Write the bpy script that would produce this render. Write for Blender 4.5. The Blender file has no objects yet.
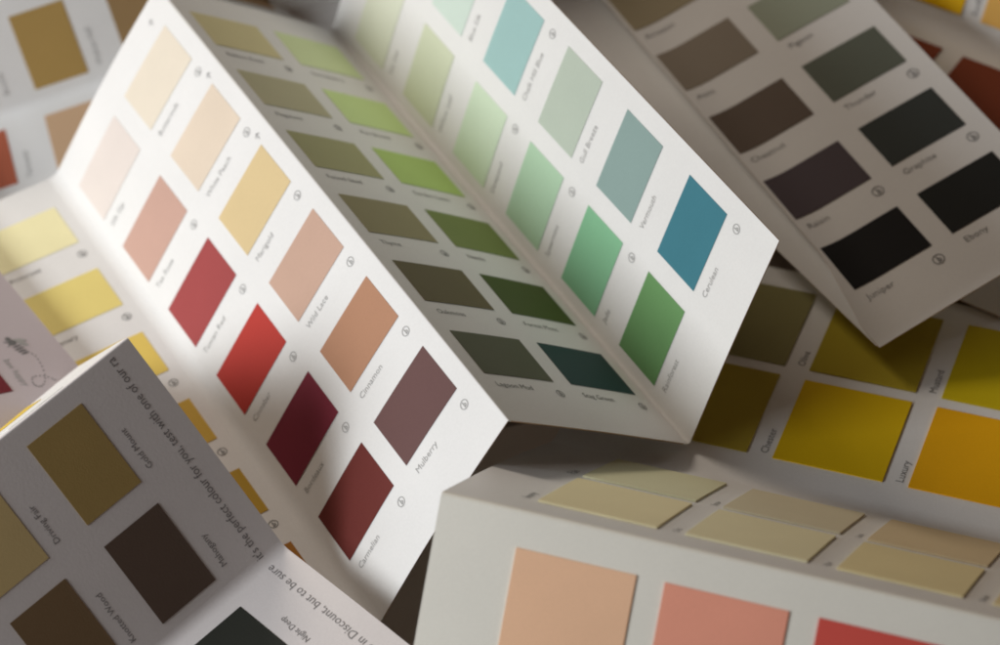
# ---------------------------------------------------------------- paint colour cards, close-up
import bpy, math, random
from mathutils import Vector, Matrix
S = 0.04            # one unit of the layout = 4 cm
C = bpy.context.scene.collection
FPX=2845.52
CAM=[1.9006, -16.904, 23.7475]
ROT=[[0.975093, 0.221798, 0.0], [-0.167795, 0.737679, -0.653969], [-0.145049, 0.63768, 0.756522]]
H_A=[[[-5.389, 6.4609, 0.2221], [-2.507, -0.974, 0.2358]], [[-2.8761, 7.4357, -0.0132], [0.0, 0.0, 0.0]], [[-1.0995, 8.1319, 1.9292], [1.7749, 0.6864, 1.9304]], [[0.6908, 8.821, 0.0144], [3.5386, 1.3617, 0.0]], [[1.9554, 9.2928, 2.3573], [4.8023, 1.8297, 2.3395]]]
H_B=[[[3.2947, 9.7694, 0.0326], [5.8147, 2.1995, -0.144]], [[5.8572, 10.6176, 0.2644], [8.3769, 3.0457, 0.0861]]]
H_F=[[[-4.42, 6.26, -0.4791], [3.5027, 7.1769, -0.2617]], [[-4.7321, 8.9525, -0.4637], [3.1905, 9.869, -0.2464]], [[-4.92, 9.9821, 2.0367], [3.0026, 10.8986, 2.2539]]]
H_C=[[[-0.3616, -2.7314, 0.1761], [5.7764, -6.1854, -0.1262]], [[1.0132, -0.4987, 2.5841], [7.1523, -3.9523, 2.2823]], [[2.1729, 1.766, 0.0923], [8.3116, -1.6873, -0.214]], [[3.842, 4.8201, -0.6473], [9.9807, 1.3669, -0.9536]]]
H_D=[[[-6.0349, -5.7165, 0.6158], [0.6803, -1.414, 0.8765]], [[-7.4757, -3.4474, 0.2661], [-0.7622, 0.8545, 0.5264]], [[-8.5016, -1.9714, 2.2933], [-1.7906, 2.3276, 2.5516]], [[-9.4259, -0.4077, 0.2816], [-2.715, 3.8914, 0.5399]]]
H_E=[[[-7.2624, 7.288, 1.7118], [-4.6835, 1.8706, 1.7118]], [[-4.8353, 8.4435, 0.38], [-2.2563, 3.026, 0.38]]]
H_J=[[[-1.2107, 3.0408, -1.0], [-0.8014, -0.7965, -1.0]], [[3.2293, 2.9194, -1.0], [3.2877, -0.8995, -1.0]]]
H_H=[[[-3.3447, 15.834, 0.8267], [-0.4712, 8.3909, 0.8279]], [[-1.5543, 16.5231, -1.088], [1.3192, 9.0801, -1.0868]]]
H_G=[[[3.0423, 7.1234, -0.75], [7.9504, 2.0625, -0.75]], [[5.5978, 9.6017, -0.75], [10.5059, 4.5408, -0.75]], [[7.2744, 11.2276, 1.9367], [12.1824, 6.1667, 1.9367]]]

random.seed(4)
# layouts: panel width, height, margin, column gap, first row, row pitch, swatch length (v), swatch width (u)
LA = dict(W=2.710, H=7.978, m=.202, g=.269, t=.485, p=1.203, sv=.695, su=1.0)
LC = dict(W=3.560, H=7.05, m=.448, g=.170, t=.819, p=1.453, sv=1.175, su=1.296)
LG = dict(LC, m=.25)
LG1 = dict(LC, m=.25 + (3.560 - 2*1.296 - .17 - .25 - .27))

def lin(c):
    c = c/255.0
    return c/12.92 if c <= .04045 else ((c+.055)/1.055)**2.4
PAPER = .80
def alb(rgb, paper=(240, 240, 240)):
    """albedo of a printed colour, seen beside paper of a known albedo"""
    return tuple(max(.006, min(.92, PAPER*lin(a)/lin(b))) for a, b in zip(rgb, paper))

# ---------------------------------------------------------------- materials
def paper_mat(name, col, rough=.55, grain=.035, bump=.14, spec=.35, scale=900, fibre=260):
    m = bpy.data.materials.new(name); m.use_nodes = True
    nt = m.node_tree; b = nt.nodes['Principled BSDF']
    b.inputs['Roughness'].default_value = rough
    b.inputs['Specular IOR Level'].default_value = spec
    tc = nt.nodes.new('ShaderNodeTexCoord')
    n1 = nt.nodes.new('ShaderNodeTexNoise'); n1.inputs['Scale'].default_value = scale; n1.inputs['Detail'].default_value = 3
    n2 = nt.nodes.new('ShaderNodeTexNoise'); n2.inputs['Scale'].default_value = fibre*.12; n2.inputs['Detail'].default_value = 4
    nt.links.new(tc.outputs['Object'], n1.inputs['Vector']); nt.links.new(tc.outputs['Object'], n2.inputs['Vector'])
    ad = nt.nodes.new('ShaderNodeMath'); ad.operation = 'ADD'
    nt.links.new(n1.outputs['Fac'], ad.inputs[0]); nt.links.new(n2.outputs['Fac'], ad.inputs[1])
    mr = nt.nodes.new('ShaderNodeMapRange'); mr.inputs['From Min'].default_value = .6; mr.inputs['From Max'].default_value = 1.4
    mr.inputs['To Min'].default_value = 1-grain; mr.inputs['To Max'].default_value = 1+grain
    nt.links.new(ad.outputs[0], mr.inputs['Value'])
    vm = nt.nodes.new('ShaderNodeVectorMath'); vm.operation = 'SCALE'; vm.inputs[0].default_value = col[:3]
    nt.links.new(mr.outputs[0], vm.inputs['Scale']); nt.links.new(vm.outputs[0], b.inputs['Base Color'])
    bp = nt.nodes.new('ShaderNodeBump'); bp.inputs['Strength'].default_value = bump; bp.inputs['Distance'].default_value = .0004
    nt.links.new(n1.outputs['Fac'], bp.inputs['Height']); nt.links.new(bp.outputs[0], b.inputs['Normal'])
    return m
WHITE = paper_mat('white_card', (.80, .80, .79))
LILAC = paper_mat('lilac_card', (.54, .485, .51))
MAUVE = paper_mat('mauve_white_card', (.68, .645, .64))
EDGE = paper_mat('cut_card_edge', (.50, .34, .21), grain=.05)
CREAM = paper_mat('cream_card', (.84, .82, .735))
INK = paper_mat('grey_ink', (.15, .15, .15), grain=.0)
MIDINK = paper_mat('mid_grey_ink', (.20, .19, .19), grain=.0)
SOFTINK = paper_mat('light_grey_ink', (.36, .36, .35), grain=.0)
_mc = {}
def chip_mat(col):
    k = tuple(round(c, 4) for c in col)
    if k not in _mc:
        _mc[k] = paper_mat('chip_paint', k, rough=.62, grain=.05, bump=.18, spec=.15, scale=1400)
    return _mc[k]

# ---------------------------------------------------------------- camera maths (used only to skip what lies far outside the frame)
CW = Vector(CAM); RT = Matrix(ROT)
def frame_px(P):
    d = RT.transposed() @ (P - CW)
    return 500 + FPX*d.x/-d.z, 322.5 - FPX*d.y/-d.z
def near_frame(pts, mg=90):
    q = [frame_px(p) for p in pts]
    xs = [a for a, b in q]; ys = [b for a, b in q]
    return max(xs) > -mg and min(xs) < 1000+mg and max(ys) > -mg and min(ys) < 645+mg

# ---------------------------------------------------------------- mesh helpers
def mesh_obj(name, vs, fs, mat, parent=None, smooth=False, origin=None):
    me = bpy.data.meshes.new(name)
    o0 = origin if origin is not None else (parent_origin(parent) if parent else Vector((0, 0, 0)))
    me.from_pydata([tuple((Vector(v) - o0)*S) for v in vs], [], fs); me.update()
    if smooth:
        me.polygons.foreach_set('use_smooth', [True]*len(me.polygons))
        me.set_sharp_from_angle(angle=math.radians(35))
    me.materials.append(mat)
    o = bpy.data.objects.new(name, me); C.objects.link(o)
    if parent:
        o.parent = parent
    else:
        o.location = o0*S
    return o
def parent_origin(p):
    while p.parent: p = p.parent
    return p.location/S
def thing(name, label, cat, org, group='paint colour cards in a pile'):
    o = bpy.data.objects.new(name, None); C.objects.link(o); o.empty_display_size = .02
    o.location = Vector(org)*S; o['label'] = label; o['category'] = cat
    if group: o['group'] = group
    return o

class Panel:
    """one leaf of a folded card: hinge a -> hinge b is u (reading direction), along the hinge is v"""
    def __init__(s, ha, hb, L, bow=.03, wob=0., lift=None, seed=0):
        s.A0 = Vector(ha[0]); s.L = L
        s.e = (Vector(hb[0]) - s.A0)/L['W']; s.h = (Vector(ha[1]) - s.A0)/L['H']
        s.n = -(s.e.cross(s.h)).normalized(); s.bow = bow; s.wob = wob; s.lift = lift; s.seed = seed
    def off(s, u, v):
        W, H = s.L['W'], s.L['H']
        t = max(0, min(1, u/W))
        o = s.bow*math.sin(math.pi*t)
        o += s.wob*math.sin(math.pi*t)*math.sin(2.1*math.pi*v/H + s.seed)
        if s.lift: o += s.lift(u, v)
        return o
    def P(s, u, v, h=0.):
        return s.A0 + s.e*u + s.h*v + s.n*(s.off(u, v) + h)
    def sheet(s, name, mat, parent, u0, u1, thick=.014, nu=22, nv=44, ustart=None, v0=0., v1=None, corner=.0):
        v1 = s.L['H'] if v1 is None else v1
        vs, fs = [], []
        for k in (0, 1):
            for j in range(nv+1):
                v = v0 + (v1-v0)*j/nv
                a = ustart(v) if ustart else u0
                for i in range(nu+1):
                    vs.append(s.P(a + (u1-a)*i/nu, v, -thick*k))
        w = nu+1; N = w*(nv+1)
        for j in range(nv):
            for i in range(nu):
                a = j*w+i
                fs.append((a, a+w, a+w+1, a+1)); fs.append((N+a, N+a+1, N+a+w+1, N+a+w))
        for i in range(nu):
            fs.append((i, i+1, N+i+1, N+i)); a = nv*w+i; fs.append((a+1, a, N+a, N+a+1))
        for j in range(nv):
            a = j*w; fs.append((a+w, a, N+a, N+a+w)); a = j*w+nu; fs.append((a, a+w, N+a+w, N+a))
        o = mesh_obj(name, vs, fs, mat, parent, smooth=True)
        o.data.materials.append(EDGE)
        for p in o.data.polygons[2*nu*nv:]: p.material_index = 1
        return o
    def chip(s, parent, u, v, su, sv, col, thick=.006, label=None):
        """a painted chip glued on the leaf: slightly raised, own thickness"""
        j = lambda: random.uniform(-.004, .004)
        ua, ub, va, vb = u+j(), u+su+j(), v+j(), v+sv+j()
        if not near_frame([s.P(ua, va), s.P(ub, va), s.P(ub, vb), s.P(ua, vb)]): return None
        nu, nv = 8, 6; vs, fs = [], []
        for k in (0, 1):
            for b in range(nv+1):
                for a in range(nu+1):
                    vs.append(s.P(ua+(ub-ua)*a/nu, va+(vb-va)*b/nv, thick if k == 0 else .0008))
        w = nu+1; N = w*(nv+1)
        for b in range(nv):
            for a in range(nu):
                q = b*w+a; fs.append((q, q+w, q+w+1, q+1))
        for a in range(nu):
            fs.append((a, a+1, N+a+1, N+a)); q = nv*w+a; fs.append((q+1, q, N+q, N+q+1))
        for b in range(nv):
            q = b*w; fs.append((q+w, q, N+q, N+q+w)); q = b*w+nu; fs.append((q, q+w, N+q+w, N+q))
        o = mesh_obj('swatch', vs, fs, chip_mat(col), parent, smooth=True)
        if label: o['label'] = label
        return o
    def text(s, parent, txt, u, v, size, mat, name='swatch_name', fit=None, h=.0035, turned=False):
        """printed lettering; baseline at v, starts at u, reads along u"""
        vs2, fs = glyphs(txt)
        if not vs2: return None
        w = max(p[0] for p in vs2); k = size; kx = size if fit is None else fit/w
        vs = [s.P(u + y*k, v + x*kx, h) if turned else s.P(u + x*kx, v - y*k, h) for x, y in vs2]
        if not near_frame(vs[:1] + vs[-1:], 30): return None
        return mesh_obj(name, vs, fs, mat, parent)
    def ring(s, parent, u, v, r, mat, name='finish_mark', style=0):
        if not near_frame([s.P(u, v)], 10): return None
        vs, fs = [], []; n = 28; w = r*.17; h = .0035
        for i in range(n):
            a = 2*math.pi*i/n
            vs.append(s.P(u+r*math.cos(a), v+r*math.sin(a), h)); vs.append(s.P(u+(r-w)*math.cos(a), v+(r-w)*math.sin(a), h))
        for i in range(n):
            a = 2*i; b = 2*((i+1) % n); fs.append((a, b, b+1, a+1))
        def bar(x0, y0, x1, y1, t):
            d = math.hypot(x1-x0, y1-y0); nx, ny = -(y1-y0)/d*t/2*r, (x1-x0)/d*t/2*r; k = len(vs)
            for x, y, q in ((x0, y0, 1), (x1, y1, 1), (x1, y1, -1), (x0, y0, -1)):
                vs.append(s.P(u+x*r+nx*q, v+y*r+ny*q, h+.0003))
            fs.append((k, k+1, k+2, k+3))
        bar(-.12, -.62, -.12, .62, .2)                     # upright stroke
        k = len(vs); m = 12                                # a leaf-like bowl to its right
        for i in range(m+1):
            a = -math.pi/2 + math.pi*i/m
            vs.append(s.P(u+r*(-.1+.55*math.cos(a)), v+r*(.18+.4*math.sin(a)), h+.0006))
            vs.append(s.P(u+r*(-.1+.37*math.cos(a)), v+r*(.18+.22*math.sin(a)), h+.0006))
        for i in range(m): fs.append((k+2*i, k+2*i+2, k+2*i+3, k+2*i+1))
        return mesh_obj(name, vs, fs, mat, parent)

_g = {}
def glyphs(txt):
    if txt in _g: return _g[txt]
    cu = bpy.data.curves.new('t', 'FONT'); cu.body = txt; cu.size = 1; cu.resolution_u = 2; cu.offset = -.004
    o = bpy.data.objects.new('t', cu); C.objects.link(o)
    bpy.context.view_layer.update()
    me = bpy.data.meshes.new_from_object(o.evaluated_get(bpy.context.evaluated_depsgraph_get()))
    r = ([(v.co.x, v.co.y) for v in me.vertices], [tuple(p.vertices) for p in me.polygons])
    bpy.data.objects.remove(o); bpy.data.curves.remove(cu); bpy.data.meshes.remove(me)
    _g[txt] = r
    return r

def crease(pa, pb, ra, rb, mat, parent, thick=.014, ns=8, nv=44):
    """the bent strip of card that joins two leaves"""
    W, H = pa.L['W'], pa.L['H']; vs, fs = [], []
    for j in range(nv+1):
        v = H*j/nv
        a, b = pa.P(W-ra, v), pb.P(rb, v)
        da = (pa.P(W-ra, v) - pa.P(W-ra-.02, v)).normalized(); db = (pb.P(rb, v) - pb.P(rb+.02, v)).normalized()
        c1 = a + da*ra*.62; c2 = b + db*rb*.62
        na, nb = pa.n, pb.n
        for i in range(ns+1):
            t = i/ns; q = 1-t
            p = a*q**3 + c1*3*q*q*t + c2*3*q*t*t + b*t**3
            n = (na*q + nb*t); n = n.normalized() if n.length > .05 else na
            vs.append(p); vs.append(p - n*thick)
    w = 2*(ns+1)
    for j in range(nv):
        for i in range(ns):
            a = j*w+2*i
            fs.append((a, a+w, a+w+2, a+2)); fs.append((a+1, a+3, a+w+3, a+w+1))
    for j in (0, nv):
        for i in range(ns):
            a = j*w+2*i; f = (a, a+2, a+3, a+1); fs.append(f if j == 0 else f[::-1])
    return mesh_obj('crease', vs, fs, mat, parent, smooth=True)

def dress(pan, po, cols, names=None, thick=.006, ts=.105, ring_r=.055, mat_t=SOFTINK, rings=None, textv=.20, ringv=.2, short=None):
    """cols: {(column,row): rgb albedo}"""
    L = pan.L
    for (c, r), col in sorted(cols.items()):
        u = L['m'] + c*(L['su']+L['g']); v = L['t'] + r*L['p']
        if pan.chip(po, u, v, L['su'], L['sv'], col, thick) is None: continue
        nm = names.get((c, r)) if names else None
        if nm: pan.text(po, nm, u+.05, v+L['sv']+textv, ts, mat_t, fit=short)
        if rings is None or (c, r) in rings:
            pan.ring(po, u+L['su']-.045, v+L['sv']+ringv, ring_r, mat_t)

def folded(t, hinges, L, mats, bows, rs, thick=.014, wobs=None):
    pans, objs = [], []
    n = len(hinges)-1
    for i in range(n):
        p = Panel(hinges[i], hinges[i+1], L, bow=bows[i], wob=(wobs[i] if wobs else 0), seed=i*1.7); pans.append(p)
        u0 = rs[i] if i > 0 else 0.; u1 = L['W'] - (rs[i+1] if i < n-1 else 0.)
        objs.append(p.sheet('panel', mats[i], t, u0, u1, thick))
    for i in range(n-1):
        crease(pans[i], pans[i+1], rs[i+1], rs[i+1], mats[i], t, thick)
    return pans, objs

# ================================================================ the table
m_table = paper_mat('table_top_wood', (.30, .24, .19), rough=.5, grain=.12, bump=.1, scale=120, fibre=120)
tb = mesh_obj('table_top', [(-42, -42, -1.25), (42, -42, -1.25), (42, 48, -1.25), (-42, 48, -1.25)] + [(-42, -42, -1.9), (42, -42, -1.9), (42, 48, -1.9), (-42, 48, -1.9)],
              [(0, 1, 2, 3), (7, 6, 5, 4), (0, 4, 5, 1), (1, 5, 6, 2), (2, 6, 7, 3), (3, 7, 4, 0)], m_table)
tb['kind'] = 'structure'

# ================================================================ A: the long zigzag card in the middle
tA = thing('folded_colour_card', 'long white zigzag colour card standing in the middle, with red, green and blue swatches', 'colour card', H_A[1][1])
pA, oA = folded(tA, H_A, LA, [WHITE]*4, [.015, .03, .02, .03], [0, .11, .03, .10, 0], wobs=[.01, .015, .01, .015])
p0 = (200, 198, 195)
dress(pA[0], oA[0], {(1, 0): alb((214, 205, 160), p0), (1, 1): alb((203, 186, 112), p0), (1, 2): alb((202, 176, 88), p0), (1, 3): alb((186, 152, 62), p0),
      (1, 4): alb((166, 132, 42), p0), (1, 5): alb((150, 98, 30), p0), (0, 0): alb((220, 212, 170), p0), (0, 1): alb((214, 200, 140), p0), (0, 2): alb((214, 150, 60), p0),
      (0, 3): alb((205, 140, 50), p0)}, names={(1, 0): 'Primrose', (1, 1): 'Canary', (1, 2): 'Honey', (1, 3): 'Maize', (1, 4): 'Ochre'}, mat_t=INK)
p1 = (240, 240, 240)
dress(pA[1], oA[1], {(0, 0): alb((233, 223, 216), p1), (0, 1): alb((206, 168, 153), p1), (0, 2): alb((168, 78, 78), p1), (0, 3): alb((192, 66, 58), p1),
      (0, 4): alb((128, 46, 62), p1), (0, 5): alb((112, 50, 45), p1), (1, 0): alb((236, 226, 208), p1), (1, 1): alb((232, 216, 196), p1), (1, 2): alb((226, 203, 155), p1),
      (1, 3): alb((206, 172, 153), p1), (1, 4): alb((188, 141, 112), p1), (1, 5): alb((112, 82, 80), p1)},
      names={(0, 0): 'Silk Slip', (0, 1): 'Tea Rose', (0, 2): 'Tuscan Red', (0, 3): 'Cinnabar', (0, 4): 'Bordeaux', (0, 5): 'Carmelian', (1, 0): 'Buttermilk',
             (1, 1): 'White Peach', (1, 2): 'Marigold', (1, 3): 'Wild Lace', (1, 4): 'Cinnamon', (1, 5): 'Mulberry'},
      rings={(0, 1), (0, 2), (0, 3), (0, 4), (0, 5), (1, 0), (1, 1), (1, 2), (1, 3), (1, 4), (1, 5)})
for u_, v_ in ((2.30, .30), (2.45, 1.62), (2.45, 2.82)):       # small dark arrow marks beside the upper rings
    pA[1].text(oA[1], '\u2191', u_, v_, .13, INK, name='arrow_mark')
p2 = (165, 160, 152)
dress(pA[2], oA[2], {(0, 0): alb((155, 144, 106), p2), (0, 1): alb((137, 130, 102), p2), (0, 2): alb((124, 120, 84), p2), (0, 3): alb((112, 104, 74), p2),
      (0, 4): alb((80, 72, 48), p2), (0, 5): alb((70, 70, 52), p2), (1, 0): alb((156, 162, 120), p2), (1, 1): alb((150, 162, 106), p2), (1, 2): alb((132, 148, 82), p2),
      (1, 3): alb((90, 98, 52), p2), (1, 4): alb((54, 64, 26), p2), (1, 5): alb((32, 50, 46), p2)},
      names={(0, 0): 'Ribbon Reed', (0, 1): 'Flagstone', (0, 2): 'Fennel Seed', (0, 3): 'Thyme', (0, 4): 'Oakmoss', (0, 5): 'Lagoon Mud', (1, 0): 'Gooseberry', (1, 1): 'Pea Shoots',
             (1, 2): 'Garden Lawn', (1, 3): 'Nettle', (1, 4): 'Forest Moss', (1, 5): 'Stag Green'}, mat_t=INK)
p3 = (230, 230, 230)
dress(pA[3], oA[3], {(0, 0): alb((218, 223, 204), p3), (0, 1): alb((208, 215, 188), p3), (0, 2): alb((207, 225, 199), p3), (0, 3): alb((178, 210, 180), p3),
      (0, 4): alb((134, 190, 150), p3), (0, 5): alb((107, 152, 98), p3), (1, 0): alb((215, 226, 216), p3), (1, 1): alb((206, 222, 212), p3), (1, 2): alb((160, 196, 194), p3),
      (1, 3): alb((186, 198, 184), p3), (1, 4): alb((142, 166, 162), p3), (1, 5): alb((66, 126, 141), p3)},
      names={(0, 0): 'Sea Oat', (0, 1): 'Willow Leaf', (0, 2): 'Dewpond', (0, 3): 'Spearmint', (0, 4): 'Jade', (0, 5): 'Rainforest', (1, 0): 'Sea Mist', (1, 1): 'Blue Silk',
             (1, 2): 'Chalk Hill Blue', (1, 3): 'Gull Breeze', (1, 4): 'Vermouth', (1, 5): 'Cerulean'},
      rings={(0, 2), (0, 3), (0, 4), (1, 2), (1, 5)})

# ================================================================ B: dark swatches, lying behind on the right
tB = thing('folded_colour_card', 'white card in brown shade at upper right, with brown, grey and black swatches', 'colour card', H_B[0][1])
_c = Vector(H_B[0][1]); _n = (Vector(H_B[1][1])-_c).cross(Vector(H_B[0][0])-_c).normalized()
_r = Matrix.Rotation(math.radians(4.2), 3, _n)                       # the leaf folded under it sits slightly askew
H_BU = [[_c + _r @ (Vector(p)-_c) for p in h] for h in H_B]
pU = Panel(H_BU[0], H_BU[1], LA, bow=-.03, lift=lambda u, v: -.02 - .13*max(0, min(1, (LA['H']-v)/3)))
pU.sheet('panel', WHITE, tB, 0, LA['W'], v1=LA['H']-.06)
inset = lambda v: .16*max(0, min(1, (LA['H']-.35-v)/1.0))
pB = Panel(H_B[0], H_B[1], LA, bow=.02, lift=lambda u, v: .13*max(0, 1-u/.6)**2*min(1, max(0, (LA['H']-.2-v)/1.2)) + .01)
oB = pB.sheet('panel', WHITE, tB, 0, LA['W'], ustart=inset)
pb = (140, 122, 108)
dress(pB, oB, {(0, 0): alb((78, 66, 42), (100, 85, 60)), (0, 1): alb((80, 66, 44), (118, 106, 90)), (0, 2): alb((78, 65, 50), (128, 116, 102)), (0, 3): alb((54, 42, 31), (125, 114, 100)),
      (0, 4): alb((44, 34, 32), (128, 116, 104)), (0, 5): alb((11, 8, 6), (128, 114, 100)), (1, 0): alb((118, 114, 98), (150, 140, 136)), (1, 1): alb((112, 112, 96), (150, 140, 134)),
      (1, 2): alb((104, 102, 88), (152, 142, 138)), (1, 3): alb((64, 63, 54), (152, 142, 138)), (1, 4): alb((36, 35, 31), (150, 138, 130)), (1, 5): alb((20, 18, 15), (145, 132, 122))},
      names={(0, 1): 'Amazon', (0, 2): 'Attic', (0, 3): 'Chestnut', (0, 4): 'Raisin', (0, 5): 'Juniper', (1, 1): 'Pebble', (1, 2): 'Pigeon', (1, 3): 'Thunder', (1, 4): 'Graphite',
             (1, 5): 'Ebony'}, ts=.12, rings={(0, 4), (0, 5), (1, 3), (1, 4)}, mat_t=INK, ring_r=.07)

# ================================================================ C: large peach / cream / yellow card in the foreground
tC = thing('folded_colour_card', 'tented card at lower right, peach swatches on its front and cream and mustard ones behind', 'colour card', H_C[0][1])
pC, oC = folded(tC, H_C, LC, [CREAM, WHITE, WHITE], [.03, .03, .02], [0, .05, .14, 0], thick=.02)
pc = (203, 201, 188)
PAPER = .82
dress(pC[0], oC[0], {(1, 0): alb((215, 172, 131), pc), (1, 1): alb((214, 144, 114), pc), (1, 2): alb((190, 76, 62), pc), (1, 3): alb((150, 50, 50), pc),
      (0, 0): alb((220, 190, 160), pc), (0, 1): alb((200, 120, 100), pc)}, names={(1, 0): 'Apricot', (1, 1): 'Coral'}, thick=.014, rings=set())
PAPER = .80
pc = (182, 170, 152)
dress(pC[1], oC[1], {(0, 0): alb((193, 173, 126), pc), (0, 1): alb((190, 172, 128), pc), (0, 2): alb((190, 167, 116), pc), (0, 3): alb((184, 160, 112), pc),
      (1, 0): alb((176, 163, 122), pc), (1, 1): alb((174, 156, 120), pc), (1, 2): alb((178, 152, 110), pc), (1, 3): alb((160, 136, 96), pc)},
      names={(0, 0): 'Oat', (0, 1): 'Flax', (0, 2): 'Bisque', (1, 0): 'Straw', (1, 1): 'Linen', (1, 2): 'Biscuit'}, thick=.022, ts=.098, rings=set(), mat_t=MIDINK)
for c_ in (0, 1):
    pC[1].text(oC[1], ('Ivory', 'Pale')[c_], LC['m']+c_*(LC['su']+LC['g'])+.05, LC['t']-.10, .13, INK)
dress(pC[2], oC[2], {(0, 0): alb((88, 68, 14), (118, 104, 84)), (0, 1): alb((146, 113, 3), (146, 136, 120)), (0, 2): alb((230, 119, 1), (162, 152, 142)), (0, 3): alb((200, 130, 20), (172, 158, 138)),
      (1, 0): alb((56, 46, 20), (96, 84, 66)), (1, 1): alb((84, 64, 8), (112, 97, 76)), (1, 2): alb((118, 92, 3), (130, 114, 94)), (1, 3): alb((130, 100, 10), (124, 106, 84))},
      names={(0, 0): 'Chester', (0, 1): 'Luxury', (1, 0): 'Olive', (1, 1): 'Mustard', (1, 2): 'Saffron'}, thick=.016, ts=.12, rings=set(), mat_t=INK, textv=.21)

# ================================================================ D: brown swatches, leaning towards the camera at lower left
tD = thing('folded_colour_card', 'shaded card at lower left with brown swatches and a line of print along its edge', 'colour card', H_D[1][1])
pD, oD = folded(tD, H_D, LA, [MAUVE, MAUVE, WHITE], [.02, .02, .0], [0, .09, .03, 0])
pd = (105, 96, 93)
PAPER = .67
dress(pD[1], oD[1], {(1, 5): alb((80, 61, 34), pd), (0, 5): alb((44, 32, 26), pd), (0, 4): alb((57, 41, 27), pd), (1, 4): alb((97, 78, 52), pd), (1, 3): alb((85, 70, 50), pd), (0, 3): alb((60, 44, 30), pd)},
      names={(1, 5): 'Gold Mount', (0, 5): 'Mahogany', (0, 4): 'Knotted Wood', (1, 4): 'Driving Fair'}, ts=.098, rings=set(), mat_t=MIDINK)
dress(pD[0], oD[0], {(1, 5): alb((30, 30, 26), (150, 146, 144)), (0, 5): alb((40, 40, 40), (150, 146, 144)), (1, 4): alb((50, 48, 40), (150, 146, 144))},
      names={(1, 5): 'Night Deep'}, ts=.098, rings=set(), mat_t=MIDINK)
PAPER = .80
dress(pD[2], oD[2], {(0, 5): alb((236, 236, 232)), (0, 4): alb((236, 234, 226)), (1, 5): alb((232, 200, 80)), (1, 4): alb((232, 200, 90))}, rings=set())
vF = LA['H'] - .235
pD[1].text(oD[1], "it's the perfect colour for you, test with one of our ra", .06, vF, .14, MIDINK, name='footer_text', fit=2.58)
pD[0].text(oD[0], 'ours is also in Discount, but to be sure', .30, vF, .14, MIDINK, name='footer_text', fit=2.33)

# ================================================================ E: lilac card with the bee
tE = thing('bee_card', 'lilac card at the left edge printed with a bee and its dotted trail', 'printed card', H_E[1][1])
LE = dict(LA, W=3.0, H=6.0)
pE = Panel(H_E[0], H_E[1], LE, bow=.0)
oE = pE.sheet('panel', LILAC, tE, 0, 3.0)
pE.chip(oE, 1.24, 4.39, .86, .66, alb((76, 20, 27), (160, 145, 150)))
BEE = (2.50, 4.28); BROT = 78
TRAIL = [(2.575, 4.45), (2.63, 4.57), (2.61, 4.76), (2.54, 4.96), (2.44, 5.07), (2.37, 5.02), (2.42, 4.90), (2.55, 4.92), (2.63, 5.02)]
TXT = (2.25, 4.52)
def disc(pan, u, v, a, b, rot, h, n=20):
    return [pan.P(u+a*math.cos(t)*math.cos(rot)-b*math.sin(t)*math.sin(rot), v+a*math.cos(t)*math.sin(rot)+b*math.sin(t)*math.cos(rot), h) for t in [2*math.pi*i/n for i in range(n)]]
def discs(name, pan, parent, L, mat):
    vs, fs = [], []
    for k, (u, v, a, b, r) in enumerate(L):
        p = disc(pan, u, v, a, b, r, .0035+.0004*(k % 4)); fs.append(tuple(range(len(vs), len(vs)+len(p)))[::-1]); vs += p
    return mesh_obj(name, vs, fs, mat, parent)
# bee: striped abdomen, thorax, head, two pairs of wings, legs
br = math.radians(BROT); bu, bv = BEE
def bl(x, y, a, b, r=0.): return (bu + x*math.cos(br)-y*math.sin(br), bv + x*math.sin(br)+y*math.cos(br), a, b, br+r)
discs('bee', pE, oE, [bl(-.01, 0, .05, .05)] + [bl(.070+.046*i, 0, .013, .066-.010*abs(i-1)) for i in range(4)] + [bl(-.085, 0, .032, .034)]
      + [bl(-.05, .055, .008, .035, .3), bl(.02, .065, .007, .03, -.3)], INK)
discs('bee_wings', pE, oE, [bl(.0, -.10, .034, .075, .5), bl(.07, -.095, .026, .06, .9)], SOFTINK)
def cr(P, n):
    out = []
    for i in range(len(P)-1):
        a, b, c, d = P[max(0, i-1)], P[i], P[i+1], P[min(len(P)-1, i+2)]
        for k in range(n):
            t = k/n
            out.append(tuple(.5*((2*b[j])+(-a[j]+c[j])*t+(2*a[j]-5*b[j]+4*c[j]-d[j])*t*t+(-a[j]+3*b[j]-3*c[j]+d[j])*t**3) for j in (0, 1)))
    return out + [P[-1]]
discs('dotted_trail', pE, oE, [(u, v, .010, .010, 0) for u, v in cr(TRAIL, 3)], INK)
pE.text(oE, 'bee happy', TXT[0], TXT[1], .12, SOFTINK, name='small_print', turned=True)

# ================================================================ F: tented card at upper left
tF = thing('folded_colour_card', 'shaded folded card at upper left with brown and rust swatches, behind the zigzag card', 'colour card', H_F[0][1])
pF, oF = folded(tF, H_F, LA, [WHITE]*2, [.03, .02], [0, .10, 0])
pf = (143, 136, 136)
dress(pF[1], oF[1], {(0, r): alb(c, pf) for r, c in {0: (120, 96, 70), 1: (108, 84, 48), 2: (96, 74, 50), 3: (70, 60, 50)}.items()},
      names={(0, 0): 'Bronze', (0, 1): 'Walnut Hall', (0, 2): 'Umber'}, rings=set())
dress(pF[0], oF[0], {(1, 0): alb((160, 88, 66), (205, 205, 205)), (1, 1): alb((182, 152, 122), (205, 205, 205)), (0, 1): alb((190, 160, 140), (205, 205, 205)),
      (1, 2): alb((180, 150, 130), (205, 205, 205)), (0, 0): alb((150, 100, 80), (205, 205, 205))}, names={(1, 0): 'Terracotta', (1, 1): 'Sandstone'}, rings=set())

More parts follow.
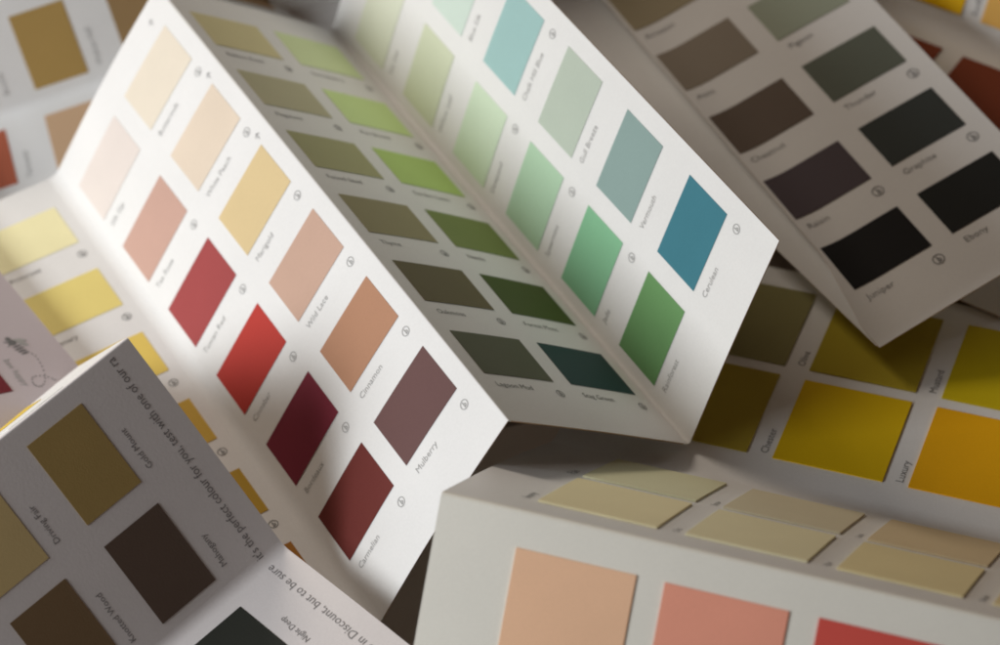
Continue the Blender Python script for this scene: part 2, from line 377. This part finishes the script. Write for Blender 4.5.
# ================================================================ G: yellow / rust card at the top right corner
tG = thing('folded_colour_card', 'card in the top right corner with bright yellow, orange and rust-brown swatches', 'colour card', H_G[1][1])
LGa = dict(LC, m=LC['W'] - .27 - 2*LC['su'] - LC['g']); LGb = dict(LC, m=.25)
pG, oG = folded(tG, H_G, LC, [WHITE]*2, [.0, .0], [0, .12, 0], thick=.02)
pG[0].L = LGa; pG[1].L = LGb
dress(pG[0], oG[0], {(1, r): alb(c, (170, 158, 140)) for r, c in {1: (100, 45, 25), 2: (96, 42, 22), 3: (110, 50, 30)}.items()}, names={(1, 1): 'Oxblood', (1, 2): 'Henna'}, rings=set(), thick=.016)
dress(pG[1], oG[1], {(0, r): alb(c, (205, 200, 192)) for r, c in {0: (220, 190, 60), 1: (224, 170, 10), 2: (240, 168, 84), 3: (236, 160, 100)}.items()}, names={(0, 1): 'Sunflower', (0, 0): 'Lemon'}, rings=set(), thick=.016, mat_t=INK)

# ================================================================ H: card behind the top of the zigzag, J: blank card beneath
tH = thing('colour_card', 'dim card seen behind the top of the zigzag card, with blurred brown swatches', 'colour card', H_H[0][1])
pH = Panel(H_H[0], H_H[1], LA, bow=.01)
oH = pH.sheet('panel', WHITE, tH, 0, LA['W'])
dress(pH, oH, {(0, 5): alb((118, 92, 66), (150, 144, 138)), (1, 5): alb((112, 96, 84), (150, 144, 138)), (0, 4): alb((100, 84, 66), (150, 144, 138))}, rings=set())
tJ = thing('blank_card', 'blank card lying lowest, in the dark gap between the zigzag and peach cards', 'printed card', H_J[0][1])
LJ = dict(LA); LJ['W'] = (Vector(H_J[1][0])-Vector(H_J[0][0])).length; LJ['H'] = (Vector(H_J[0][1])-Vector(H_J[0][0])).length
pJ = Panel(H_J[0], H_J[1], LJ, bow=.0)
pJ.sheet('panel', paper_mat('shade_tinted_card', (.74, .66, .58)), tJ, 0, LJ['W'])  # white card, its brown tint puts the gap's warm shade into the colour

# ================================================================ light, world, camera
w = bpy.data.worlds.new('World'); bpy.context.scene.world = w; w.use_nodes = True
bg = w.node_tree.nodes['Background']; bg.inputs['Color'].default_value = (1, .64, .42, 1); bg.inputs['Strength'].default_value = .052
def area(name, d, dist, sx, sy, power, col, target=(1.5, 3.0, .5)):
    l = bpy.data.lights.new(name, 'AREA'); l.shape = 'RECTANGLE'; l.size = sx*S; l.size_y = sy*S; l.energy = power; l.color = col
    o = bpy.data.objects.new(name, l); C.objects.link(o)
    d = Vector(d).normalized(); t = Vector(target)
    o.location = (t + d*dist)*S
    o.rotation_euler = d.to_track_quat('Z', 'Y').to_euler()
    return o
area('window_light', (-.847, -.129, .523), 31, 17, 13, 13.4, (.955, .98, 1))
area('far_window_light', (-.36, .77, .515), 33, 11, 7, 6.6, (1, .88, .75))

cam = bpy.data.cameras.new('camera'); co = bpy.data.objects.new('camera', cam); C.objects.link(co)
co.matrix_world = Matrix.Translation(CW*S) @ RT.to_4x4()
cam.sensor_width = 36; cam.lens = FPX/1000*36; cam.clip_start = .02; cam.clip_end = 50
cam.dof.use_dof = True; cam.dof.focus_distance = 28.9*S; cam.dof.aperture_fstop = 7.0
sc = bpy.context.scene; sc.camera = co
sc.view_settings.view_transform = 'Standard'; sc.view_settings.look = 'None'; sc.view_settings.exposure = 0; sc.view_settings.gamma = 1
sc.cycles.filter_width = 1.9
sc.cycles.max_bounces = 8; sc.cycles.diffuse_bounces = 5
